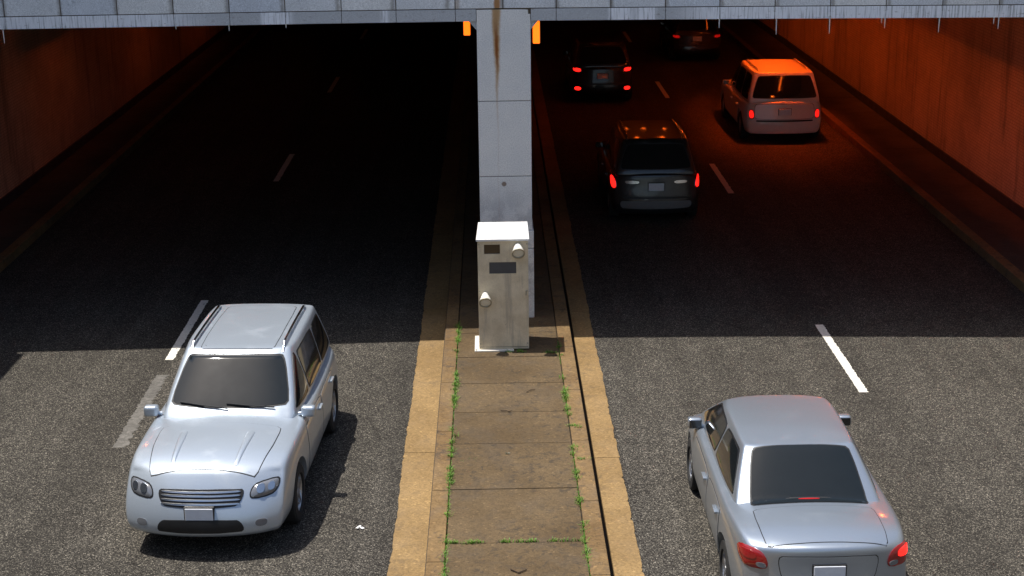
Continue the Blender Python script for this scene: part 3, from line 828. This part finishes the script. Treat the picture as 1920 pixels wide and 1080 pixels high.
    def doors(s, spans, z0, z1):
        for ax in ('right', 'left'):
            sx = 1 if ax == 'right' else -1
            for a, b_ in spans:
                p = s.panel('door', ax, [(a, z0), (b_, z0), (b_, z1), (a, z1)])
                h = s.hit(ax, a+.16, z1-.09)
                if h and p:
                    bm = bmesh.new(); x = h[0].x; box(bm, min(x, x+sx*.04), max(x, x+sx*.04), a+.08, a+.26, z1-.105, z1-.075, .01, 2)
                    from_bm('handle', bm, s.pm, p, True)
    def mirrors(s, y, z, x):
        for sx in (-1, 1):
            bm = bmesh.new(); box(bm, sx*x-.085+sx*.075, sx*x+.085+sx*.075, y-.07, y+.05, z-.02, z+.11, .04, 3); cyl(bm, (sx*(x-.05), y-.02, z), (sx*(x+.08), y-.02, z+.02), .025, .025, 8)
            m_ = from_bm('side_mirror', bm, s.pm, s.t, True)
            bm = bmesh.new(); box(bm, sx*x-.07+sx*.075, sx*x+.07+sx*.075, y-.076, y-.068, z, z+.095, .003); from_bm('mirror_glass', bm, M['glass'], m_)
    def rails(s, x, y0, y1, mat):
        for sx in (-1, 1):
            pts = []
            for i in range(13):
                y = lerp(y0, y1, i/12); h = s.hit('top', sx*x, y); z = h[0].z if h else s.gh[5]
                pts.append(Vector((sx*x, y, z+(.045 if 0 < i < 12 else -.01))))
            bm = bmesh.new()
            for a, b_ in zip(pts, pts[1:]): cyl(bm, a, b_, .017, .017, 10)
            from_bm('roof_rail', bm, mat, s.t, True)
    def plate(s, axis, x, z, w=.31, h=.155, mat=None):
        q = s.hit(axis, x, z)
        if not q: return
        y = q[0].y; dy = -1 if axis == 'rear' else 1
        bm = bmesh.new(); box(bm, x-w/2, x+w/2, min(y-dy*.03, y+dy*.022), max(y-dy*.03, y+dy*.022), z-h/2, z+h/2, .006); p = from_bm('number_plate', bm, mat or M['plate'], s.t)
        bm = bmesh.new(); box(bm, x-w/2-.012, x+w/2+.012, min(y-dy*.03, y+dy*.015), max(y-dy*.03, y+dy*.015), z-h/2-.012, z+h/2+.012, .004); from_bm('plate_frame', bm, M['black'], p)
    def screen(s, name, axis, mat=None, mx=.10, mlo=.10, mhi=.09):
        yr0, yr1, yf1, yf0, zbase, zr, wb, wt, crown = s.gh
        zb = zbase+.055+mlo; zt = zr-mhi
        if axis == 'front': wbb, wtt = wb*.90-mx, wt*.92-mx*.7
        else: wbb, wtt = wb*.95-mx, wt*.95-mx*.8
        s_ = s.window(name, axis, [(-wbb, zb), (wbb, zb), (wtt, zt), (-wtt, zt)], mat)
        return s_
    def wipers(s, axis='front'):
        yr0, yr1, yf1, yf0, zbase, zr, wb, wt, crown = s.gh
        for x0, x1 in ((-.55, .02), (.0, .58)):
            a = s.hit(axis, x0, zbase+.15); b_ = s.hit(axis, x1, zbase+.19)
            if a and b_:
                bm = bmesh.new(); mid = s.hit(axis, (x0+x1)/2, zbase+.17)
                P = [q[0]+q[1]*.022 for q in (a, mid, b_)]
                cyl(bm, P[0], P[1], .009, .009, 6); cyl(bm, P[1], P[2], .009, .009, 6); from_bm('wiper', bm, M['black'], s.t)

# table rows: y, width factor, top height at centre, top height at edge
suv_tab = [(0, .90, 1.06, 1.02), (.32, .97, 1.07, 1.02), (1.2, 1., 1.07, 1.0), (2.6, 1., 1.09, 1.0), (3.3, 1., 1.10, .99), (4.0, .98, 1.06, .96), (4.4, .95, 1.01, .91), (4.7, .92, .95, .86)]
# silver SUV coming out of the sunlit carriageway
L = 4.7
c = Car('silver_suv', 'silver SUV driving toward the camera beside the lane dash, front half in full sun', 'car', (-3.04, 19.9, 0), math.pi-.05, L, .96, suv_tab,
        (.10, .42, 2.36, 3.22, .98, 1.66, .87, .68, .035), M['silver'], (.88, 3.62), .35)
zb, zt = c.cabin([2.18, 1.20], zlo=.05, zhi=.10)
c.doors([(1.98, 3.02), (1.02, 1.955)], .36, .93)
c.screen('windscreen', 'front', M['ws'], .07, .115, .07); c.screen('rear_window', 'rear', None, .12, .12)
c.wipers()
c.panel('bonnet', 'top', [(-.70, 3.30), (.70, 3.30), (.68, 3.8), (.60, 4.36), (-.60, 4.36), (-.68, 3.8)])
for x in (-.34, .34):                                  # pressed lines in the bonnet
    sg = 1 if x > 0 else -1
    c.patch('bonnet_crease', 'top', [(x, 3.5), (x+sg*.10, 3.5), (x+sg*.04, 4.28), (x-sg*.01, 4.28)], M['silver'], .007, bulge=.012, skirt=.01)
c.panel('roof_panel', 'top', [(-.46, .62), (.46, .62), (.46, 2.3), (-.46, 2.3)], .003)
c.mirrors(2.9, 1.03, .87); c.rails(.56, .62, 2.3, M['chrome'])
g_ = c.patch('grille', 'front', [(-.42, .60), (.42, .60), (.50, .78), (-.50, .78)], M['black'], .006)
for z in (.635, .675, .715, .75): c.patch('grille_bar', 'front', [(-.44, z-.008), (.44, z-.008), (.44, z+.008), (-.44, z+.008)], M['chrome'], .014, parent=g_, rings=4)
c.patch('lower_grille', 'front', [(-.50, .33), (.50, .33), (.44, .48), (-.44, .48)], M['black'], .006)
for sg in (-1, 1):
    q_ = [(sg*.53, .67), (sg*.80, .69), (sg*.84, .82), (sg*.57, .80)]
    h = c.patch('headlight', 'front', q_, M['clear'], .008, bulge=.02)
    c.patch('bulb', 'front', [(sg*.60, .71), (sg*.68, .71), (sg*.68, .79), (sg*.60, .79)], M['chrome'], .034, parent=h, rings=4); c.patch('bulb', 'front', [(sg*.71, .72), (sg*.78, .72), (sg*.78, .79), (sg*.71, .79)], M['chrome'], .030, parent=h, rings=4)
    c.patch('lamp_bezel', 'front', c.grow(q_, .015), M['black'], .004, parent=h)
    c.patch('fog_lamp', 'front', [(sg*.60, .38), (sg*.72, .38), (sg*.72, .46), (sg*.60, .46)], M['clear'], .006)
    c.patch('taillight', 'rear', [(sg*.64, .82), (sg*.80, .82), (sg*.80, 1.0), (sg*.66, 1.0)], M['redlens'], .008)
c.plate('front', 0, .54); c.plate('rear', 0, .75)

# silver sedan driving away
sed = [(0, .88, 1.00, .94), (.25, .93, 1.055, .99), (.7, .98, 1.07, .99), (1.2, 1., 1.04, .96), (3.0, 1., 1.0, .93), (3.8, .99, .99, .90), (4.3, .94, .88, .80), (4.7, .86, .74, .66)]
c = Car('silver_sedan', 'pale silver sedan driving away from the camera in the sun, red tail lamps', 'car', (3.2, 13.22, 0), 0, 4.7, .91, sed,
        (.90, 1.62, 3.20, 4.05, .90, 1.41, .82, .60, .03), M['silver2'], (.98, 3.72), .32, rear=(.06, .0, .02, .06, .06), corner=.20)
c.cabin([2.42], zlo=.05, zhi=.085)
c.doors([(2.14, 3.28), (1.28, 2.115)], .32, .87)
c.screen('windscreen', 'front', M['ws'], .08, .06, .07)
s_ = c.window('rear_window', 'top', [(-.61, 1.02), (.61, 1.02), (.51, 1.66), (-.51, 1.66)], M['ws'])
c.patch('brake_lamp', 'top', [(-.11, 1.085), (.11, 1.085), (.11, 1.11), (-.11, 1.11)], M['tail_dim'], .010, parent=None, rings=3)
c.panel('boot_lid', 'top', [(-.60, .17), (.60, .17), (.62, .92), (-.62, .92)], .004)
c.panel('boot_rear', 'rear', [(-.44, .62), (.44, .62), (.50, .90), (-.50, .90)], .004)
for sg in (-1, 1):
    on = M['tail_on'] if sg > 0 else M['redlens']
    tl = c.patch('taillight', 'rear', [(sg*.56, .74), (sg*.83, .74), (sg*.83, .93), (sg*.62, .93)], M['redlens'], .008, bulge=.012)
    c.patch('reversing_lens', 'rear', [(sg*.59, .76), (sg*.68, .76), (sg*.69, .81), (sg*.60, .81)], M['clear'], .023, parent=tl, rings=4)
    c.patch('bulb', 'rear', [(sg*.68, .83), (sg*.81, .83), (sg*.81, .905), (sg*.69, .905)], on, .024, parent=tl, rings=4)
    c.patch('headlight', 'front', [(sg*.5, .55), (sg*.75, .58), (sg*.76, .68), (sg*.55, .66)], M['clear'], .008)
c.patch('bumper_insert', 'rear', [(-.55, .30), (.55, .30), (.55, .40), (-.55, .40)], M['black'], .006)
c.plate('rear', 0, .74); c.mirrors(3.42, .93, .80)
c.patch('grille', 'front', [(-.4, .45), (.4, .45), (.42, .58), (-.42, .58)], M['black'], .006)

def back_suv(name, label, loc, L, hw, zr, pm, tail, tailpoly, wheels, upright=.22, refl=None, wheelr=.35, rail=None, tabk=1., plate=(0, .80), plate_mat=None, wtop=.72, win=(.10, .10, .10)):
    tab = [(y*L/4.7, w, a*tabk, b_*tabk) for y, w, a, b_ in suv_tab]
    c = Car(name, label, 'car', loc, 0, L, hw, tab, (.07, .07+upright, 2.55*L/4.7, 3.40*L/4.7, .98*tabk, zr-.04, hw*.93, hw*wtop, .035), pm, wheels, wheelr, rear=(.04, .0, .01, .06, .08), corner=.16)
    c.cabin([2.2, 1.22], zlo=.05, zhi=.10); c.doors([(1.98, 3.0), (1.04, 1.955)], .36, .93*tabk)
    c.screen('windscreen', 'front', M['ws'], .08, .115, .08); c.screen('rear_window', 'rear', None, *win)
    g_ = c.panel('tailgate', 'rear', [(-hw*.72, .62), (hw*.72, .62), (hw*.72, .99*tabk), (-hw*.72, .99*tabk)], .004)
    for sg in (-1, 1):
        tl = c.patch('taillight', 'rear', [(sg*x, z) for x, z in tailpoly], M['redlens'], .012, bulge=.015)
        cx_, cz_ = sum(p[0] for p in tailpoly)/4, sum(p[1] for p in tailpoly)/4
        c.patch('bulb', 'rear', [(sg*lerp(cx_, x, .78), lerp(cz_, z, .80)) for x, z in tailpoly], tail, .030, parent=tl)
        if refl: c.patch('reflector', 'rear', [(sg*.62, .40), (sg*.80, .40), (sg*.80, .50), (sg*.62, .50)], refl, .008)  # takes a lit lamp material, so the reflector glows by itself
        c.patch('headlight', 'front', [(sg*.53, .64), (sg*.76, .70), (sg*.80, .80), (sg*.56, .76)], M['clear'], .008)
    c.patch('bumper_step', 'rear', [(-hw*.70, .555), (hw*.70, .555), (hw*.70, .60), (-hw*.70, .60)], M['black'], .010, rings=5)
    c.plate('rear', *plate, mat=plate_mat); c.mirrors(3.02*L/4.7, 1.03*tabk, hw*.92)
    if rail: c.rails(hw*.60, .5, 2.4, rail)
    bm = bmesh.new(); h = c.hit('rear', 0, 1.2)
    return c
c = back_suv('white_suv', 'white SUV lit orange from above by the tunnel lamps in the right lane', (7.32, 37.5, 0), 4.9, 1.03, 1.80, M['whitep'], M['reflector'],
         [(.74, .62), (.88, .62), (.88, .86), (.76, .86)], (.86, 3.72), .24, tabk=1.0, wtop=.74, rail=M['whitep'])
c = back_suv('charcoal_wagon', 'dark charcoal wagon with tall lit tail lamps, nearest car inside the tunnel', (3.25, 29.5, 0), 4.75, .93, 1.74, M['charcoal'], M['tail_on'],
         [(.76, .74), (.87, .74), (.88, 1.0), (.80, 1.0)], (.88, 3.6), .34, rail=M['chrome'], plate=(.0, .80))
c.patch('bumper_cover', 'rear', [(-.70, .36), (.70, .36), (.72, .52), (-.72, .52)], plain('grey_plastic', (.16, .16, .16), .5), .006)
for x0, x1 in ((-.62, -.34), (.36, .62)): c.patch('trim_badge', 'rear', [(x0, .86), (x1, .86), (x1, .92), (x0, .92)], M['chrome'], .008, rings=4)
c = back_suv('black_suv', 'black SUV deep in the tunnel, bright lamp pairs above low red reflectors given their own glow', (3.2, 43.6, 0), 4.7, .93, 1.76, M['blackp'], M['tail_on'],
         [(.58, .90), (.84, .92), (.84, 1.05), (.60, 1.04)], (.88, 3.6), .26, refl=M['tail_on'])
c = back_suv('dark_hatchback', 'barely visible dark car farthest down the right lane with dim red lamps', (6.95, 51.3, 0), 4.4, .88, 1.55, M['darkp'], M['tail_dim'],
         [(.55, .80), (.80, .82), (.80, .93), (.56, .92)], (.84, 3.3), .34, tabk=.92, wheelr=.32)
